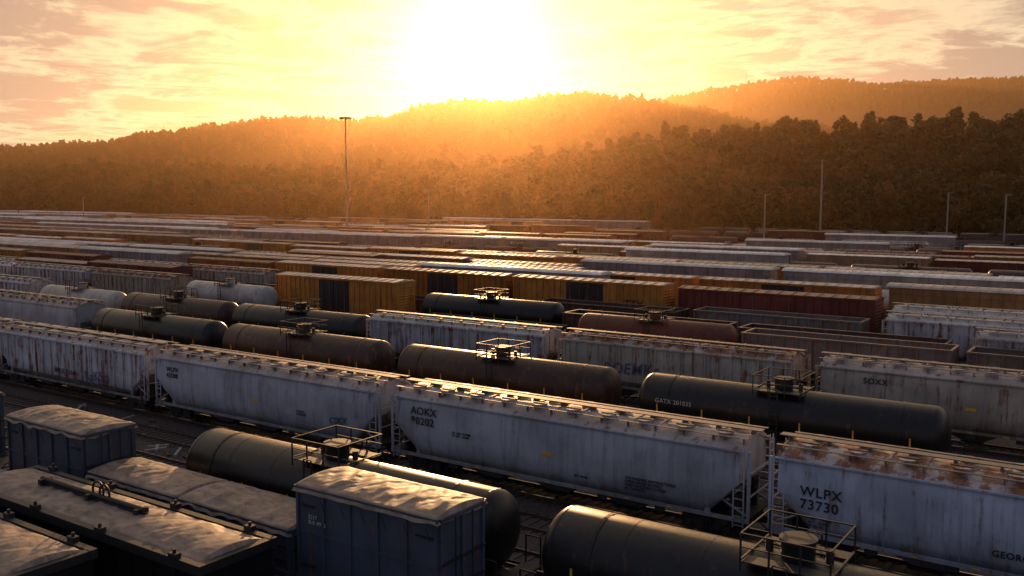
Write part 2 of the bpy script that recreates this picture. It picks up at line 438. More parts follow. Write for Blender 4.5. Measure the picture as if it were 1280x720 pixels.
def gondola(paint, L=16.2, H=3.3, name='gon', fill=.5):
    mb = MB(); P = M[paint]; h = L/2
    mb.box(-h, h, -1.4, 1.4, 1.02, 1.2, P)
    for sy in (-1, 1):
        mb.box(-h, h, min(sy*1.36, sy*1.44), max(sy*1.36, sy*1.44), 1.2, H, P)
        mb.box(-h-.05, h+.05, min(sy*1.33, sy*1.56), max(sy*1.33, sy*1.56), H, H+.13, P)
        mb.box(-h-.02, h+.02, min(sy*1.41, sy*1.55), max(sy*1.41, sy*1.55), 1.0, 1.22, P)
        for i in range(15):
            x = -h+.1+(L-.2)*i/14; mb.box(x-.08, x+.08, min(sy*1.43, sy*1.54), max(sy*1.43, sy*1.54), 1.23, H-.005, P)
        for s in (-1, 1): mb.ladder(s*(h-.4), sy*1.6, .7, H, .42, P)
    for s in (-1, 1):
        a, b = sorted((s*h, s*(h-.08))); mb.box(a, b, -1.355, 1.355, 1.21, H, P)
        a, b = sorted((s*(h+.04), s*(h-.14))); mb.box(a, b, -1.32, 1.32, H+.002, H+.12, P)
        for yy in (-.9, -.3, .3, .9): mb.box(min(s*h, s*(h+.1)), max(s*h, s*(h+.1)), yy-.05, yy+.05, 1.25, H-.02, P)
        truck(mb, s*(h-2.0)); coupler(mb, s*h)
    mb.box(-h, h, -.3, .3, .7, 1.0, M['under'])
    nx, ny = 40, 9; vs = []; fs = []
    for i in range(nx+1):
        for j in range(ny+1):
            x = -h+.1+(L-.2)*i/nx; y = -1.34+2.68*j/ny
            vs.append((x, y, 1.3+(H-1.3)*fill+.45*noise.noise(Vector((x*.5, y*.7, L)))+.25*noise.noise(Vector((x*2, y*2, 3)))))
    for i in range(nx):
        for j in range(ny):
            a = i*(ny+1)+j; fs.append((a, a+ny+1, a+ny+2, a+1))
    mb.add(vs, fs, M['load'])
    return mb.mesh(name)

def autorack(paint, roof, L=27.0, name='rack'):
    mb = MB(); P = M[paint]; h = L/2; H = 5.35
    mb.box(-h+.3, h-.3, -1.38, 1.38, 1.3, H, P)
    mb.box(-h, h, -1.45, 1.45, .98, 1.28, M['box_brown'])
    n = 26
    for i in range(n+1):
        x = -h+.4+(L-.8)*i/n
        for sy in (-1, 1): mb.box(x-.05, x+.05, min(sy*1.37, sy*1.5), max(sy*1.37, sy*1.5), 1.3, H-.02, P)
    for sy in (-1, 1):
        for zz in (2.3, 3.5, 4.7): mb.box(-h+.35, h-.35, min(sy*1.37, sy*1.46), max(sy*1.37, sy*1.46), zz, zz+.1, P)
    RS = [(-1.55,H),(-1.35,H+.16),(-.7,H+.28),(0,H+.32),(.7,H+.28),(1.35,H+.16),(1.55,H),(1.5,H-.04),(-1.5,H-.04)]
    mb.loft([[(x,)+p for p in RS] for x in (-h, h)], M[roof], False)
    for i in range(28):
        x = -h+.3+(L-.6)*i/27
        mb.loft([[(a, p[0], p[1]+(.035 if 1 <= k <= 5 else 0)) for k, p in enumerate(RS)] for a in (x-.06, x+.06)], M[roof], False)
    for s in (-1, 1): truck(mb, s*(h-3.2)); coupler(mb, s*h); mb.ladder(s*(h-.5), -1.56, .8, 4.8, .4, P)
    mb.box(-h, h, -.3, .3, .6, .975, M['under'])
    return mb.mesh(name)

T = {}
T['hs_grey'] = (hopper('hop_grey', 'roof_grey', 'smooth', 19.9), 'covered_hopper_car', 20.7)
T['hs_rust'] = (hopper('hop_blue', 'roof_rust', 'smooth', 19.9), 'covered_hopper_car', 20.7)
T['hs_cream'] = (hopper('hop_cream', 'roof_grey', 'smooth', 18.0), 'covered_hopper_car', 18.9)
T['hr_white'] = (hopper('hop_white', 'roof_white', 'rib', 18.2), 'covered_hopper_car', 19.0)
T['hr_long'] = (hopper('hop_white', 'roof_grey', 'rib', 19.2), 'covered_hopper_car', 20.0)
T['hr_dirty'] = (hopper('hop_cream', 'roof_rust', 'rib', 17.8), 'covered_hopper_car', 18.7)
T['tk_black'] = (tank('tank_black', 17.0), 'tank_car', 18.6)
T['tk_brown'] = (tank('tank_brown', 17.0), 'tank_car', 18.6)
T['tk_rust'] = (tank('tank_rust', 14.6, 1.42), 'tank_car', 16.4)
T['tk_white'] = (tank('tank_white', 14.6, 1.42, refl=False), 'tank_car', 16.4)
T['bx_yellow'] = (boxcar('box_yellow', 'roof_galv', 19.0, 5.1, 'door_black'), 'boxcar', 19.9)
T['bx_yellow2'] = (boxcar('box_yellow', 'roof_white', 18.4, 4.9), 'boxcar', 19.3)
T['bx_orange'] = (boxcar('box_orange', 'roof_brown', 18.4, 4.9), 'boxcar', 19.3)
T['bx_brown'] = (boxcar('box_brown', 'roof_brown', 19.6), 'boxcar', 20.5)
T['bx_brown2'] = (boxcar('box_brown', 'roof_galv', 18.4, 4.6), 'boxcar', 19.3)
T['bx_tan'] = (boxcar('box_tan', 'roof_white', 18.4, 4.8), 'boxcar', 19.3)
T['gn_brown'] = (gondola('gon_brown'), 'gondola_car', 17.2)
T['gn_low'] = (gondola('gon_brown', 16.0, 2.4, fill=.7), 'gondola_car', 17.0)
T['gn_grey'] = (gondola('gon_grey', 15.4, 3.6, fill=.3), 'gondola_car', 16.4)
T['ar_white'] = (autorack('rack_side', 'roof_white'), 'autorack_car', 28.2)
T['ar_yellow'] = (autorack('rack_yellow', 'roof_galv'), 'autorack_car', 28.2)

ZR = .17
def place(key, u, s, flip=False):
    me, nm, _ = T[key]
    o = bpy.data.objects.new(nm, me); COL.objects.link(o)
    o.location = W(u, s, ZR); o.rotation_euler = (0, 0, -TH+(pi if flip else 0))
    return o

def text_on(parent, txt, x, z, size, y=-1.63, mat='mark', off=.006, rot=0, shear=0, name='reporting_marks'):
    cu = bpy.data.curves.new(name, 'FONT'); cu.body = txt; cu.size = size; cu.offset = off; cu.space_line = .95
    cu.extrude = .008; cu.space_character = 1.12; cu.shear = shear
    o = bpy.data.objects.new(name, cu); COL.objects.link(o)
    cu.materials.append(M[mat])
    o.parent = parent; o.location = (x, y, z); o.rotation_euler = (pi/2, rot, 0)
    return o

# ---- hero rows
a = place('hs_grey', 38.7, -23.5)
text_on(a, "AOKX\n90202", -8.4, 3.3, .56, y=-1.65)
text_on(a, "LD LMT 221900\nLT WT  64100", -5.7, 2.6, .16, off=.002)
text_on(a, "UNLOADING INSTRUCTIONS\nOPEN GATES SLOWLY\nKEEP HATCHES CLOSED\nIN TRANSIT", 4.2, 2.0, .17, off=.002)
text_on(a, "BLT 04-06", 1.5, 1.6, .15, y=-1.55, off=.002)
b_ = place('hs_rust', 38.7, -2.8)
text_on(b_, "WLPX\n73730", -8.6, 2.7, .56)
text_on(b_, "LD LMT 198200\nLT WT  65000\nNEW 06-98", -8.5, 1.75, .16, y=-1.59, off=.002)
text_on(b_, "GEORGETOWN", -1.6, 1.7, .34, y=-1.58)
c_ = place('hs_grey', 38.7, -44.2)
text_on(c_, "WLPX\n43508", -8.5, 3.3, .42)
text_on(c_, "PLATE C\nEXCEEDS", 3.6, 2.2, .17, off=.002)
text_on(c_, "CSKX", 6.2, 1.9, .5, mat='graf', rot=-.1, shear=.3, name='graffiti')
d_ = place('hr_long', 38.7, -64.6)
text_on(d_, "MPLX 7164", -1.4, 1.8, .5, y=-1.63)
text_on(d_, "RaKSo", 2.6, 1.6, .95, y=-1.62, mat='graf', rot=-.08, shear=-.3, name='graffiti')
for s in (-84.4, -103.4): place('hr_white', 38.7, s)
place('hs_grey', 38.7, 17.9); place('hs_grey', 38.7, 38.6)

t1 = place('tk_black', 27.0, -27.2)
t2 = place('tk_black', 27.0, -8.3); place('tk_brown', 27, 10.3)
text_on(t1, "TILX 700941", 6.9, 2.5, .28, y=-1.53, mat='markw', off=.002)

for k, s in (('tk_black', -16.6), ('tk_brown', -35.4), ('tk_brown', -54.2), ('tk_black', -72.8), ('hs_grey', -92.6), ('hs_grey', -113.3), ('tk_black', 21)):
    o = place(k, 50.5, s)
    if s == -16.6: text_on(o, "GATX 201035", -7.0, 2.75, .34, y=-1.53, mat='markw', off=.002)
for k, s in (('tk_brown', -83), ('tk_black', -65), ('hr_white', -46.4), ('hr_dirty', -27.4), ('hs_cream', -8.4), ('hs_cream', 10.6), ('tk_white', -100.5), ('hr_white', -118), ('hr_white', -137)):
    o = place(k, 60.2, s)
    if k == 'hs_cream': text_on(o, "SOXX", -6, 3.3, .5)
    if k == 'hr_dirty': text_on(o, "BOEMKs", -5, 2.0, 1.1, mat='graf', rot=-.05, shear=.2, name='graffiti')
for k, s in (('tk_rust', -35.4), ('gn_grey', -19.4), ('gn_grey', -3), ('hr_white', 15), ('tk_white', -91), ('hr_dirty', -109), ('hr_white', -128), ('hr_white', -147), ('gn_low', -53)):
    o = place(k, 73.2, s)
    if s == -19.4:
        text_on(o, "NS", -6.6, 2.2, .9, y=-1.56, mat='markw'); text_on(o, "TOP", 4.0, 2.2, .8, y=-1.56, mat='markw')
for k, s in (('bx_yellow', -77), ('tk_black', -56), ('gn_brown', -38.5), ('gn_brown', -21), ('hr_white', -2), ('gn_brown', -96), ('bx_brown', -116), ('bx_brown2', -136), ('hr_white', -156)):
    place(k, 77.8, s)
for k, s in (('gn_brown', -46), ('gn_grey', -28.5), ('hr_white', -10), ('hs_cream', 10), ('gn_low', -66), ('gn_low', -86), ('hr_dirty', -105), ('hr_white', -124), ('bx_brown', -145), ('bx_yellow', -166)):
    place(k, 84.6, s)
for k, s in (('bx_yellow', -52), ('bx_brown', -31), ('hr_white', -11), ('hr_white', 8), ('bx_yellow', -72), ('bx_yellow', -92.2), ('bx_orange', -112), ('ar_white', -137), ('ar_yellow', -165)):
    o = place(k, 91.2, s)
    if k == 'bx_yellow': text_on(o, "TTX", 5.0, 2.6, 1.1, y=-1.56)

# ---- the rest of the yard, strings of alike cars
fams = [['ar_white'], ['bx_yellow', 'bx_yellow2'], ['bx_yellow', 'bx_orange', 'bx_brown'], ['hr_white', 'hs_grey', 'hr_dirty'], ['hr_white', 'hs_cream'], ['bx_brown', 'bx_brown2', 'gn_brown'], ['tk_black', 'tk_brown', 'tk_rust'], ['gn_brown', 'gn_low', 'gn_grey'], ['ar_yellow', 'bx_yellow2'], ['hr_dirty', 'hr_white', 'bx_brown'], ['tk_white', 'tk_black', 'tk_rust'], ['bx_tan', 'ar_white', 'bx_brown2'], ['gn_low']]
wts = [3.0, 2.8, 3.4, 3.0, 2.4, 3.2, 3.0, 2.8, 2.4, 2.2, 2.0, 2.6, 2.2]
YEND = 268
u = 96.0; rows_u = []; ri = 0
while u < YEND:
    rows_u.append(u)
    s = -.03*u+random.uniform(0, 15); smin = -2.3*u-20
    while s > smin:
        if random.random() < .22+.14*(u > 180): s -= random.uniform(15, 75)
        fam = random.choices(fams, wts)[0] if not (ri < 3 and random.random() < .4) else random.choice([['bx_yellow'], ['gn_low', 'bx_yellow'], ['ar_white']])
        for _ in range(random.randint(1, 5)):
            k = random.choice(fam); L = T[k][2]
            if u > 195 and s > -150 and k[:2] in ('hr', 'hs', 'ar', 'bx'):
                k = random.choice(['tk_black', 'gn_low', 'gn_brown', 'tk_brown', 'bx_brown']); L = T[k][2]
            if not (203 < u < 226 and s > -135):
                place(k, u, s-L/2, random.random() < .5)
            s -= L
            if s < smin: break
    u += random.choice([4.4, 4.6, 8.8, 9.2]) if u < 200 else random.choice([9.2, 9.2, 13.5]); ri += 1
for k, ss, n in (('bx_tan', -500, 5), ('hr_white', -420, 6), ('tk_black', -320, 5), ('tk_white', -230, 2), ('ar_white', -205, 3), ('tk_black', -110, 5)):
    for i in range(n): place(k, YEND+6, ss+i*T[k][2])
rows_u += [216.5]
for k, s in (('ar_white', -49), ('tk_black', -25), ('tk_black', -6), ('tk_black', -73), ('tk_brown', -92), ('bx_brown', -112)): place(k, 216.5, s)
for k, s in (('hr_white', -48), ('gn_grey', -66)): place(k, 209, s)

# ------------------------------------------------------------------ foreground covered loads
def tarp(mb, x0, x1, y0, y1, z, mat, crown=.16, bow=1.5, seed=0, drop=.3, nx=90, ny=36):
    vs = []; fs = []
    cx = (x0+x1)/2; cy = (y0+y1)/2; hw = (y1-y0)/2
    for i in range(nx+1):
        for j in range(ny+1):
            a = i/nx; b = j/ny
            x = x0+(x1-x0)*a; y = y0+(y1-y0)*b
            t = (y-cy)/hw
            zz = z+crown*(1-t*t)
            edge = min(1, min(a, 1-a)*12, min(b, 1-b)*8)
            wv = .5*noise.noise(Vector((x*.5+seed, y*.9, 4)))
            sag = abs(sin(pi*(x-x0+wv)/bow))**.6*.11*(.6+.4*noise.noise(Vector((x*.6, y*.3, seed)))*2)
            q1 = noise.noise(Vector((x*1.6+y*1.1+seed, y*.35-x*.2, 1.7)))
            q2 = noise.noise(Vector((x*2.6-y*1.4+seed, y*.6, 7.7)))
            rip = .05*(1-abs(q1)*2.2)+.022*(1-abs(q2)*2.2)+.008*noise.noise(Vector((x*6, y*6, seed)))
            zz += (-sag+rip)*edge
            if i in (0, nx) or j in (0, ny):
                zz = z-drop*(.7+.5*noise.noise(Vector((x*1.5, y*1.5, seed))))
                x += (-.03 if i == 0 else .03 if i == nx else 0); y += (-.03 if j == 0 else .03 if j == ny else 0)
            vs.append((x, y, zz))
    for i in range(nx):
        for j in range(ny):
            k = i*(ny+1)+j; fs.append((k, k+ny+1, k+ny+2, k+1))
    mb.add(vs, fs, M[mat], True)

def waste_container(L, z0, z1, tm='tarp', seed=0):
    mb = MB(); P = M['cont']; h = L/2
    mb.box(-h, h, -1.2, 1.2, z0, z1, P)
    for sy in (-1, 1):
        for zz, w in ((z0, .16), (z1-.14, .14)): mb.box(-h-.04, h+.04, min(sy*1.19, sy*1.31), max(sy*1.19, sy*1.31), zz, zz+w, P)
        for i in range(6):
            x = -h+.07+(L-.14)*i/5; mb.box(x-.06, x+.06, min(sy*1.19, sy*1.27), max(sy*1.19, sy*1.27), z0+.165, z1-.145, P)
        mb.box(-h+.1, h-.1, min(sy*1.19, sy*1.245), max(sy*1.19, sy*1.245), (z0+z1)/2, (z0+z1)/2+.09, P)
        for zz in (z0+.5, z1-.7):
            for s in (-1, 1): mb.box(min(s*(h-.9), s*(h-.2)), max(s*(h-.9), s*(h-.2)), min(sy*1.25, sy*1.29), max(sy*1.25, sy*1.29), zz, zz+.06, M['dark'])
    for s in (-1, 1):
        for zz, w in ((z0+.003, .15), (z1-.13, .12)): mb.box(min(s*h, s*(h+.1)), max(s*h, s*(h+.1)), -1.18, 1.18, zz, zz+w, P)
        for y in (-1.1, 0, 1.1): mb.box(min(s*h, s*(h+.08)), max(s*h, s*(h+.08)), y-.06, y+.06, z0+.16, z1-.135, P)
        for y in (-.45, .45): mb.cyl((s*(h+.1), y, z0+.1), (s*(h+.1), y, z1-.1), .025, M['dark'], 6)
        for zz in (z0+.9, z0+1.8):
            if zz < z1-.3: mb.box(s*(h+.1)-.03, s*(h+.1)+.03, -1.15, 1.15, zz, zz+.07, M['dark'])
    tarp(mb, -h-.05, h+.05, -1.33, 1.33, z1+.02, tm, seed=seed)
    for i in range(7):
        x = -h+.4+(L-.8)*i/6
        for sy in (-1, 1): mb.cyl((x, sy*1.37, z1-.3), (x+.15, sy*1.33, z1-.75), .012, M['dark'], 5)
    return mb.mesh('waste_container')

def flatcar(L):
    mb = MB(); h = L/2
    mb.box(-h, h, -1.35, 1.35, .95, 1.2, M['gon_brown'])
    mb.box(-h, h, -.4, .4, .6, .945, M['under'])
    for sy in (-1, 1):
        mb.box(-h+.01, h-.01, min(sy*1.34, sy*1.45), max(sy*1.34, sy*1.45), .85, 1.22, M['gon_brown'])
    for s in (-1, 1): truck(mb, s*(h-2)); coupler(mb, s*h); mb.torus((s*(h-.1), -.8, 1.7), .3, .03, M['dark'], 'x')
    for i in range(14):
        x = -h+.5+(L-1)*i/13; mb.box(x-.05, x+.05, -1.3, 1.3, 1.201, 1.24, M['dark'])
    return mb.mesh('flat_car')

def put(me, name, u, s, z=ZR):
    o = bpy.data.objects.new(name, me); COL.objects.link(o); o.location = W(u, s, z); o.rotation_euler = (0, 0, -TH); return o
fc = flatcar(27.5); put(fc, 'flat_car', 23.4, -31.0); put(fc, 'flat_car', 23.4, -60)
wc = put(waste_container(6.4, 1.25, 4.6, seed=3), 'waste_container', 23.6, -21.4)
text_on(wc, "3217\nSLR 0942", -2.6, 3.5, .2, y=-1.255, mat='markw', off=.0)
put(waste_container(6.2, 1.25, 4.5, seed=9), 'waste_container', 23.4, -40.6)
put(waste_container(6.2, 1.25, 2.95, seed=5), 'waste_container', 23.4, -27.9)
put(waste_container(6.0, 1.25, 2.95, seed=14), 'waste_container', 23.4, -34.2)
put(waste_container(6.2, 1.25, 4.5, seed=22), 'waste_container', 23.4, -52)
put(waste_container(6.0, 1.25, 2.8, 'tarp_blue', 31), 'waste_container', 19.2, -42.6)
put(fc, 'flat_car', 19.2, -53)

def covered_gondola(L, seed):
    mb = MB(); h = L/2; H = 3.25; D = M['dark']; P = M['tank_black']
    mb.box(-h, h, -1.38, 1.38, 1.0, H-.1, P)
    for sy in (-1, 1):
        mb.box(-h-.1, h+.1, min(sy*1.3, sy*1.56), max(sy*1.3, sy*1.56), H-.22, H+.1, D)
        for i in range(13):
            x = -h+.1+(L-.2)*i/12; mb.box(x-.07, x+.07, min(sy*1.37, sy*1.5), max(sy*1.37, sy*1.5), 1.1, H-.225, P)
        for i in range(4):
            x = -h+1.2+(L-2.4)*i/3
            mb.box(x-.18, x+.18, sy*1.5-.12, sy*1.5+.12, H+.1, H+.26, D); mb.cyl((x, sy*1.5, H+.26), (x, sy*1.5, H+.38), .06, D, 8)
    for s in (-1, 1):
        mb.box(min(s*(h+.09), s*(h-.2)), max(s*(h+.09), s*(h-.2)), -1.295, 1.295, H-.21, H+.09, D)
        truck(mb, s*(h-2)); coupler(mb, s*h)
    tarp(mb, -h+.18, h-.18, -1.28, 1.28, H+.06, 'tarp', crown=.2, bow=2.4, seed=seed, drop=.12, nx=150)
    mb.cyl((-4.4, .1, H+.42), (2.2, .1, H+.42), .1, D, 10)
    mb.box(-4.5, 2.3, .02, .18, H+.2, H+.34, D)
    for x in (-4.2, -1, 2.0): mb.box(x-.1, x+.1, -.15, .35, H+.15, H+.45, D)
    mb.torus((-.6, .1, H+.62), .34, .045, D, 'y'); mb.torus((-.2, .1, H+.6), .3, .045, D, 'y')
    mb.box(-h, h, -.3, .3, .65, .995, M['under'])
    return mb.mesh('covered_gondola')
put(covered_gondola(14.6, 2), 'covered_gondola_car', 19.2, -31.2)
cg = covered_gondola(14.6, 8)
put(cg, 'covered_gondola_car', 15.2, -35.2)

# ------------------------------------------------------------------ tracks
def track(u, s0, s1, ties=True):
    mb = MB(); rail = M['rail']
    for sy in (-.755, .755):
        mb.box(s0, s1, sy-.035, sy+.035, .135, .17, rail)
        mb.box(s0, s1, sy-.012, sy+.012, .06, .134, M['railside']); mb.box(s0, s1, sy-.07, sy+.07, .045, .062, M['railside'])
    if ties:
        s = s0
        while s < s1:
            j = random.uniform(-.04, .04); mb.box(s-.11, s+.11, -1.28+j, 1.28+j, -.05, .045+random.uniform(-.008, 0), M['wood']); s += .56
    o = bpy.data.objects.new('railway_track', mb.mesh('railway_track')); COL.objects.link(o)
    o.location = W(u, 0, 0); o.rotation_euler = (0, 0, -TH)
M['rail'] = simple('rail_head', (.42, .38, .35), .28, .9, .1)
M['railside'] = simple('rail_web', (.09, .05, .035), .7, .2)
for uu in (15.2, 19.2, 23.4, 27.0, 30.9, 34.8, 38.7, 42.6, 46.5, 50.5): track(uu, -150, 45)
for uu in (55.2, 60.2, 65, 69, 73.2, 77.8, 84.6, 91.2): track(uu, -230, 50, True)
for uu in rows_u+[YEND+6]: track(uu, -2.4*uu-20, 60, False)
# loose timbers and scrap between the empty tracks
mb = MB()
for i in range(70):
    uu = random.choice([32.9, 28.9, 36.6, 32.9]); ss = random.uniform(-62, 5); p = W(uu+random.uniform(-.5, .5), ss)
    L = random.uniform(.15, 1.1); a = random.uniform(0, pi); dx, dy = cos(a)*L, sin(a)*L; w2 = random.uniform(.05, .12); nx_, ny_ = -sin(a)*w2, cos(a)*w2; z1 = random.uniform(.06, .16)
    q = [(p.x-dx-nx_, p.y-dy-ny_), (p.x+dx-nx_, p.y+dy-ny_), (p.x+dx+nx_, p.y+dy+ny_), (p.x-dx+nx_, p.y-dy+ny_)]
    mb.add([(x, y, -.02) for x, y in q]+[(x, y, z1) for x, y in q], [(0,3,2,1),(4,5,6,7),(0,1,5,4),(1,2,6,5),(2,3,7,6),(3,0,4,7)], M[random.choice(['plank', 'wood', 'railside', 'plank'])])
o = bpy.data.objects.new('trackside_debris', mb.mesh('trackside_debris')); COL.objects.link(o)

# ------------------------------------------------------------------ terrain
def interp(x, P):
    if x <= P[0][0]: return P[0][1]
    for (a, b), (c, d) in zip(P, P[1:]):
        if x <= c:
            t = (x-a)/(c-a); t = t*t*(3-2*t); return b+(d-b)*t
    return P[-1][1]
def sst(a, b, x):
    t = min(1, max(0, (x-a)/(b-a))); return t*t*(3-2*t)
def px(x, y, Y, tree): return ((x-640)/1180*Y, 15+(240-y)/1180*Y-tree)
Y1, Y2 = 1400.0, 2100.0
F0 = YEND+16
R1 = [px(x, y, Y1, 13) for x, y in [(-500,225),(-200,205),(0,188),(120,181),(200,168),(280,160),(330,153),(380,152),(430,155),(480,149),(540,138),(600,135),(650,131),(690,124),(730,122),(790,130),(850,140),(950,160),(1300,190),(1700,200)]]
R2 = [px(x, y, Y2, 12) for x, y in [(-300,235),(500,200),(700,145),(800,130),(850,122),(900,113),(950,106),(985,101),(1040,103),(1090,109),(1130,107),(1180,104),(1230,103),(1280,100),(1400,98),(1800,110)]]
AN = [(-700,12),(-300,17),(-120,14),(-30,14),(20,19),(75,26),(150,27),(195,28),(240,28),(330,28),(500,30)]
def height(X, Y):
    u = NX*X+NY*Y
    n = noise.fractal(Vector((X/160, Y/160, .3)), 1.0, 2.0, 4)
    hn = interp(X, AN)*sst(F0, F0+150, u)*(1+.12*n)
    k = sst(F0, F0+100, u)
    if Y < 200: return hn*k
    h1 = interp(X*Y1/max(Y, 400), R1)*sst(640, Y1, Y)*(1-.5*sst(Y1, Y1+500, Y))
    h1 *= 1+.10*n*sst(640, 900, Y)*(1-sst(1200, 1400, Y))
    h2 = interp(X*Y2/max(Y, 900), R2)*sst(1500, Y2, Y)*(1-.6*sst(Y2, Y2+800, Y))
    return max(hn*(1-.5*sst(600, 900, u)), h1, h2)*k+k*2.0*n
def axis(lo, hi, fine_lo, fine_hi, f, c):
    a = []; x = lo
    while x < hi:
        a.append(x); x += f if fine_lo <= x < fine_hi else c
    a.append(hi); return a
xsA = axis(-6000, 6000, -1400, 1400, 14, 200); ysA = axis(-1500, 8000, -100, 2300, 14, 200)
mb = MB()
vs = [(x, y, height(x, y)) for x in xsA for y in ysA]; ny = len(ysA)
fs = [(i*ny+j, (i+1)*ny+j, (i+1)*ny+j+1, i*ny+j+1) for i in range(len(xsA)-1) for j in range(ny-1)]
gm, t, b = new_mat('ground')
geo = t.node('ShaderNodeNewGeometry').outputs['Position']
uu = t.vmath('DOT_PRODUCT', geo, (NX, NY, 0))
n1 = t.noise(geo, .12, 3, .6); n2 = t.noise(geo, 7.0, 4, .75); n3 = t.noise(geo, .9, 4, .65)
ball = t.mix(t.ss(n2, .35, .65), (.024, .018, .015), (.115, .092, .078))
ball = t.mix(t.math('MULTIPLY', t.ss(n3, .5, .68), .8), ball, (.05, .04, .034))
ball = t.mix(t.math('MULTIPLY', t.ss(n1, .52, .65), .8), ball, (.09, .06, .045))
ff = t.ss(t.math('ADD', uu, t.math('MULTIPLY', n1, 12)), F0-4, F0+6)
col = t.mix(ff, ball, t.mix(n3, (.022, .02, .012), (.05, .04, .02)))
t.l.new(col, b.inputs['Base Color']); b.inputs['Roughness'].default_value = .9
bp = t.node('ShaderNodeBump'); bp.inputs['Strength'].default_value = .8; bp.inputs['Distance'].default_value = .07
t.l.new(n2, bp.inputs['Height']); t.l.new(bp.outputs[0], b.inputs['Normal'])
mb.add(vs, fs, gm, True)
g = bpy.data.objects.new('ground', mb.mesh('ground')); COL.objects.link(g)

# ------------------------------------------------------------------ trees
lm, t, b = new_mat('foliage')
rnd = t.node('ShaderNodeObjectInfo').outputs['Random']
c1 = t.ramp(rnd, [(0, (.035, .055, .022)), (.4, (.050, .066, .026)), (.7, (.062, .064, .026)), (.88, (.12, .085, .03)), (1, (.04, .055, .026))])
t.l.new(c1, b.inputs['Base Color']); b.inputs['Roughness'].default_value = .6
b.inputs['Specular IOR Level'].default_value = .2
tr = t.node('ShaderNodeBsdfTranslucent'); t.l.new(c1, tr.inputs[0])
mx = t.node('ShaderNodeMixShader'); mx.inputs[0].default_value = .25
t.l.new(b.outputs[0], mx.inputs[1]); t.l.new(tr.outputs[0], mx.inputs[2])
t.l.new(mx.outputs[0], t.n['Material Output'].inputs[0])
bark = simple('bark', (.05, .038, .028), .9)

def tree_mesh(seed, H=15, W_=4.6, nleaf=1300):
    r = random.Random(seed); mb = MB()
    mb.cyl((0, 0, -1), (r.uniform(-.3, .3), 0, H*.45), .28, bark, 7, .17, True, False)
    mb.cyl((0, 0, H*.45), (r.uniform(-.6, .6), r.uniform(-.5, .5), H*.85), .17, bark, 6, .04, True, False)
    clumps = []
    for i in range(20):
        a = r.uniform(0, 2*pi); q = sqrt(r.random()); zz = r.uniform(.22, .93)
        prof = sin(pi*min(1, max(.05, (zz-.08)/.98)))**.7
        c = Vector((cos(a)*q*W_*.8*prof, sin(a)*q*W_*.8*prof, H*zz)); rad = r.uniform(1.0, 2.0)*(1.2-.4*zz)
        clumps.append((c, rad))
        if i < 8: mb.cyl((0, 0, H*zz*.6), tuple(c), .09, bark, 5, .02, True, False)
    vs = []; fs = []
    for i in range(nleaf):
        c, rad = r.choice(clumps)
        d = Vector((r.gauss(0, 1), r.gauss(0, 1), r.gauss(0, 1))).normalized()
        p = c+d*rad*r.uniform(.55, 1.08)
        n = (d+Vector((r.uniform(-.8, .8), r.uniform(-.8, .8), r.uniform(-.3, .9)))).normalized()
        x = n.orthogonal().normalized(); y = n.cross(x); sz = r.uniform(.22, .5); k = len(vs)
        vs += [p-x*sz-y*sz*.6, p+x*sz-y*sz*.7, p+x*sz*.8+y*sz*.7, p-x*sz*.7+y*sz]; fs.append((k, k+1, k+2, k+3))
    mb.add(vs, fs, lm)
    return mb.mesh('tree')
tcol = bpy.data.collections.new('forest_trees')
for i, (H, w) in enumerate([(15, 4.6), (17, 4.2), (13, 5.0), (16, 5.2), (18, 3.6), (14, 4.4)]):
    o = bpy.data.objects.new('tree_kind', tree_mesh(40+i, H, w, 1250)); tcol.objects.link(o)

def scatter(name, pts, scl):
    me = bpy.data.meshes.new(name); me.from_pydata(pts, [], [])
    at = me.attributes.new('sc', 'FLOAT', 'POINT'); at.data.foreach_set('value', scl)
    o = bpy.data.objects.new(name, me); COL.objects.link(o)
    ng = bpy.data.node_groups.new(name+'_scatter', 'GeometryNodeTree')
    ng.interface.new_socket('Geometry', in_out='INPUT', socket_type='NodeSocketGeometry')
    ng.interface.new_socket('Geometry', in_out='OUTPUT', socket_type='NodeSocketGeometry')
    N = ng.nodes; gi = N.new('NodeGroupInput'); go = N.new('NodeGroupOutput')
    ip = N.new('GeometryNodeInstanceOnPoints'); ci = N.new('GeometryNodeCollectionInfo')
    ci.inputs['Collection'].default_value = tcol; ci.inputs['Separate Children'].default_value = True; ci.inputs['Reset Children'].default_value = True
    rv = N.new('FunctionNodeRandomValue'); rv.data_type = 'FLOAT_VECTOR'
    rv.inputs[0].default_value = (-.06, -.06, 0); rv.inputs[1].default_value = (.06, .06, 6.28)
    na = N.new('GeometryNodeInputNamedAttribute'); na.data_type = 'FLOAT'; na.inputs[0].default_value = 'sc'
    ng.links.new(gi.outputs[0], ip.inputs['Points']); ng.links.new(ci.outputs[0], ip.inputs['Instance'])
    ip.inputs['Pick Instance'].default_value = True
    ng.links.new(rv.outputs[0], ip.inputs['Rotation']); ng.links.new(na.outputs[0], ip.inputs['Scale'])
    ng.links.new(ip.outputs[0], go.inputs[0])
    md = o.modifiers.new('scatter', 'NODES'); md.node_group = ng
    return o
pts = []; sc = []
u = F0
while u < F0+190:
    s = -1150
    while s < 160:
        uu = u+random.uniform(-3.5, 3.5); ss = s+random.uniform(-3.7, 3.7); p = W(uu, ss)
        if abs(p.x) < .62*p.y+60:
            e = 1.0 if uu > F0+8 else .6
            pts.append((p.x, p.y, height(p.x, p.y)-.3)); sc.append((.8+.55*random.random()**1.5)*e)
        s += 7.6 if u < F0+140 else 11
    u += 7.4 if u < F0+140 else 12
print('near trees', len(pts))
scatter('forest', pts, sc)
pts = []; sc = []
y = 640
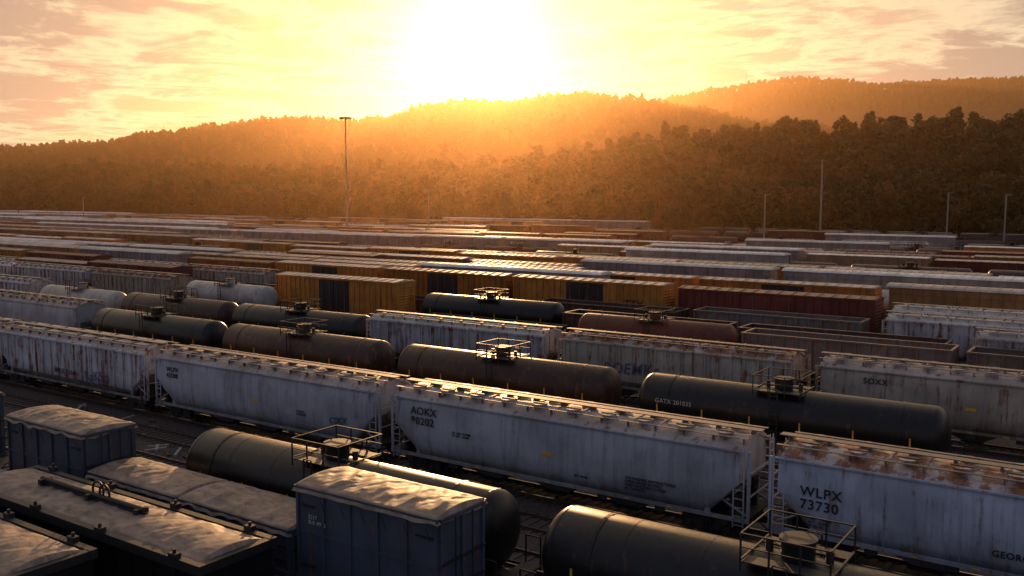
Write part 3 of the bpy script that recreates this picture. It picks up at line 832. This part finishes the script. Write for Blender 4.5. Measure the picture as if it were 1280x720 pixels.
while y < 2140:
    st = 12.5
    x = -.64*y-60
    while x < .64*y+60:
        X = x+random.uniform(-5, 5); Y = y+random.uniform(-5, 5)
        if not (Y > 1430 and (X < 150 or Y < 1880)):
            pts.append((X, Y, height(X, Y)-.5)); sc.append(random.uniform(.8, 1.15))
        x += st
    y += st
print('far trees', len(pts))
scatter('hillside_forest', pts, sc)

# ------------------------------------------------------------------ poles
def highmast(X, Y, H):
    mb = MB()
    mb.cyl((0, 0, 0), (0, 0, H), .42, M['pole'], 10, .18)
    mb.cyl((0, 0, 0), (0, 0, .5), .8, M['pole'], 10)
    mb.torus((0, 0, H-.4), 1.3, .09, M['pole'], 'z')
    for i in range(8):
        a = 2*pi*i/8; c, s_ = cos(a), sin(a)
        mb.cyl((0, 0, H-.4), (c*1.3, s_*1.3, H-.4), .05, M['pole'], 5)
        mb.cyl((c*1.6, s_*1.6, H-.95), (c*1.6, s_*1.6, H-.35), .42, M['dark'], 8, .25)
    o = bpy.data.objects.new('high_mast_light', mb.mesh('high_mast_light')); COL.objects.link(o); o.location = (X, Y, 0)
highmast(-50.2, 288, 37.8)
highmast(91, 279, 24.5)
def upole(X, Y, H, arm=True, base=0):
    mb = MB(); PM = M['wood'] if arm else M['pole']
    mb.cyl((0, 0, 0), (0, 0, H), .24, PM, 8, .15)
    if arm:
        mb.box(-1.3, 1.3, -.07, .07, H-.9, H-.72, M['wood'])
        for x in (-1.2, -.6, .6, 1.2): mb.cyl((x, 0, H-.72), (x, 0, H-.45), .06, M['grating'], 6)
    else:
        mb.cyl((0, 0, H-.3), (1.6, 0, H+.1), .07, M['pole'], 6); mb.box(1.4, 2.2, -.15, .15, H, H+.15, M['dark'])
    o = bpy.data.objects.new('utility_pole', mb.mesh('utility_pole')); COL.objects.link(o); o.location = (X, Y, base); o.rotation_euler = (0, 0, random.uniform(-.4, .4))
for x, Y, H, a in ((536, 255, 15.5, False), (955, 240, 14.5, False), (1183, 235, 15, False), (345, 330, 17, True), (106, 380, 13, False), (1255, 228, 14.5, False), (212, 400, 13, True), (25, 420, 13, True)):
    upole((x-640)/1180*Y, Y, H, a)
def mast(X, Y, H):
    mb = MB(); z = height(X, Y)
    for dx, dy in ((-.8, -.8), (.8, -.8), (0, .9)): mb.cyl((dx, dy, 0), (dx*.2, dy*.2, H), .12, M['pole'], 5)
    for i in range(int(H/3)): mb.cyl((-.8, -.8, i*3), (.7, -.7, i*3+3), .06, M['pole'], 4)
    o = bpy.data.objects.new('radio_mast', mb.mesh('radio_mast')); COL.objects.link(o); o.location = (X, Y, z)
mast((928-640)/1180*2080, 2080, 42); mast((672-640)/1180*1390, 1390, 34); mast((210-640)/1180*1390, 1390, 26)

# ------------------------------------------------------------------ atmosphere, light, sky
EL = radians(8.0); AZ = radians(-1.9)
S = Vector((sin(AZ)*cos(EL), cos(AZ)*cos(EL), sin(EL)))
hz = MB(); hm = bpy.data.materials.new('haze'); hm.use_nodes = True
hn_ = hm.node_tree.nodes; hn_.clear()
vo = hn_.new('ShaderNodeVolumeScatter'); ou = hn_.new('ShaderNodeOutputMaterial')
vo.inputs['Color'].default_value = (1, .58, .28, 1); vo.inputs['Density'].default_value = .00017; vo.inputs['Anisotropy'].default_value = .83
hm.node_tree.links.new(vo.outputs[0], ou.inputs['Volume'])
hz.box(-2600, 2600, 120, 2600, -3, 230, hm)
h_ = bpy.data.objects.new('haze', hz.mesh('haze')); COL.objects.link(h_)

sl = bpy.data.lights.new('sun', 'SUN'); sl.energy = 5.0; sl.angle = radians(.6); sl.color = (1, .50, .20)
so = bpy.data.objects.new('sun', sl); COL.objects.link(so); so.rotation_euler = S.to_track_quat('Z', 'Y').to_euler(); so.location = (0, 0, 60)

w = bpy.data.worlds.new('World'); scene.world = w; w.use_nodes = True
t = NT(w.node_tree); t.n.clear()
out = t.node('ShaderNodeOutputWorld')
sky = t.node('ShaderNodeTexSky'); sky.sky_type = 'NISHITA'; sky.sun_disc = False; sky.sun_elevation = EL; sky.sun_rotation = AZ
sky.dust_density = 2.0; sky.altitude = 100
bg1 = t.node('ShaderNodeBackground'); t.l.new(sky.outputs[0], bg1.inputs[0]); bg1.inputs[1].default_value = .007
D = t.node('ShaderNodeTexCoord').outputs['Generated']
sp = t.node('ShaderNodeSeparateXYZ'); t.l.new(D, sp.inputs[0])
dz = t.math('MAXIMUM', sp.outputs[2], 0.0)
front = t.ramp(dz, [(0, (.72, .45, .21)), (.09, (.64, .43, .24)), (.2, (.52, .39, .28)), (.55, (.27, .25, .28)), (1, (.16, .17, .24))])
back = t.ramp(dz, [(0, (.20, .19, .23)), (.3, (.17, .185, .255)), (1, (.14, .16, .235))])
base = t.mix(t.ss(sp.outputs[1], -.3, .85), back, front)
dot = t.math('MAXIMUM', t.vmath('DOT_PRODUCT', D, tuple(S)), 0.0)
den = t.math('ADD', dz, .06)
cv = t.node('ShaderNodeCombineXYZ')
t.l.new(t.math('DIVIDE', sp.outputs[0], den), cv.inputs[0]); t.l.new(t.math('DIVIDE', sp.outputs[1], den), cv.inputs[1])
cn = t.noise(t.scale(cv.outputs[0], (.9, 1.0, 1)), .62, 6, .6, .4)
cn2 = t.noise(t.scale(cv.outputs[0], (.8, .7, 1)), 2.4, 5, .65, .8)
cl = t.math('ADD', t.math('MULTIPLY', cn, .66), t.math('MULTIPLY', cn2, .34))
dark = t.mix(t.ss(dot, .95, .998), (.36, .275, .215), (.90, .58, .27))
lit = t.mix(t.ss(dot, .85, .99), (.84, .66, .43), (1.0, .80, .43))
fr = t.ss(sp.outputs[1], 0, .6)
base = t.mix(t.math('MULTIPLY', t.math('MULTIPLY', t.ss(cl, .43, .49), .85), fr), base, lit)
base = t.mix(t.math('MULTIPLY', t.math('MULTIPLY', t.ss(cl, .48, .555), .94), fr), base, dark)
def addglow(b0, p, c):
    g_ = t.math('POWER', dot, p)
    cc = t.node('ShaderNodeCombineXYZ')
    for i in range(3): t.l.new(t.math('MULTIPLY', g_, c[i]), cc.inputs[i])
    return t.vmath('ADD', b0, cc.outputs[0])
base = addglow(base, 1100, (2.0, 1.8, 1.4))
base = addglow(base, 300, (.9, .75, .42))
base = addglow(base, 110, (.4, .30, .11))
base = addglow(base, 25, (.08, .04, .0))
bg2 = t.node('ShaderNodeBackground'); t.l.new(base, bg2.inputs[0]); bg2.inputs[1].default_value = 1.0
ad = t.node('ShaderNodeAddShader'); t.l.new(bg1.outputs[0], ad.inputs[0]); t.l.new(bg2.outputs[0], ad.inputs[1]); t.l.new(ad.outputs[0], out.inputs[0])

# ------------------------------------------------------------------ camera
cam = bpy.data.cameras.new('camera'); co = bpy.data.objects.new('camera', cam); COL.objects.link(co)
cam.lens = 36*1180/1280; cam.sensor_width = 36; cam.clip_end = 20000; cam.clip_start = .5
co.location = (0, 0, 15); co.rotation_euler = (radians(90-5.8), 0, 0)
scene.camera = co
print('objects', len(scene.objects))
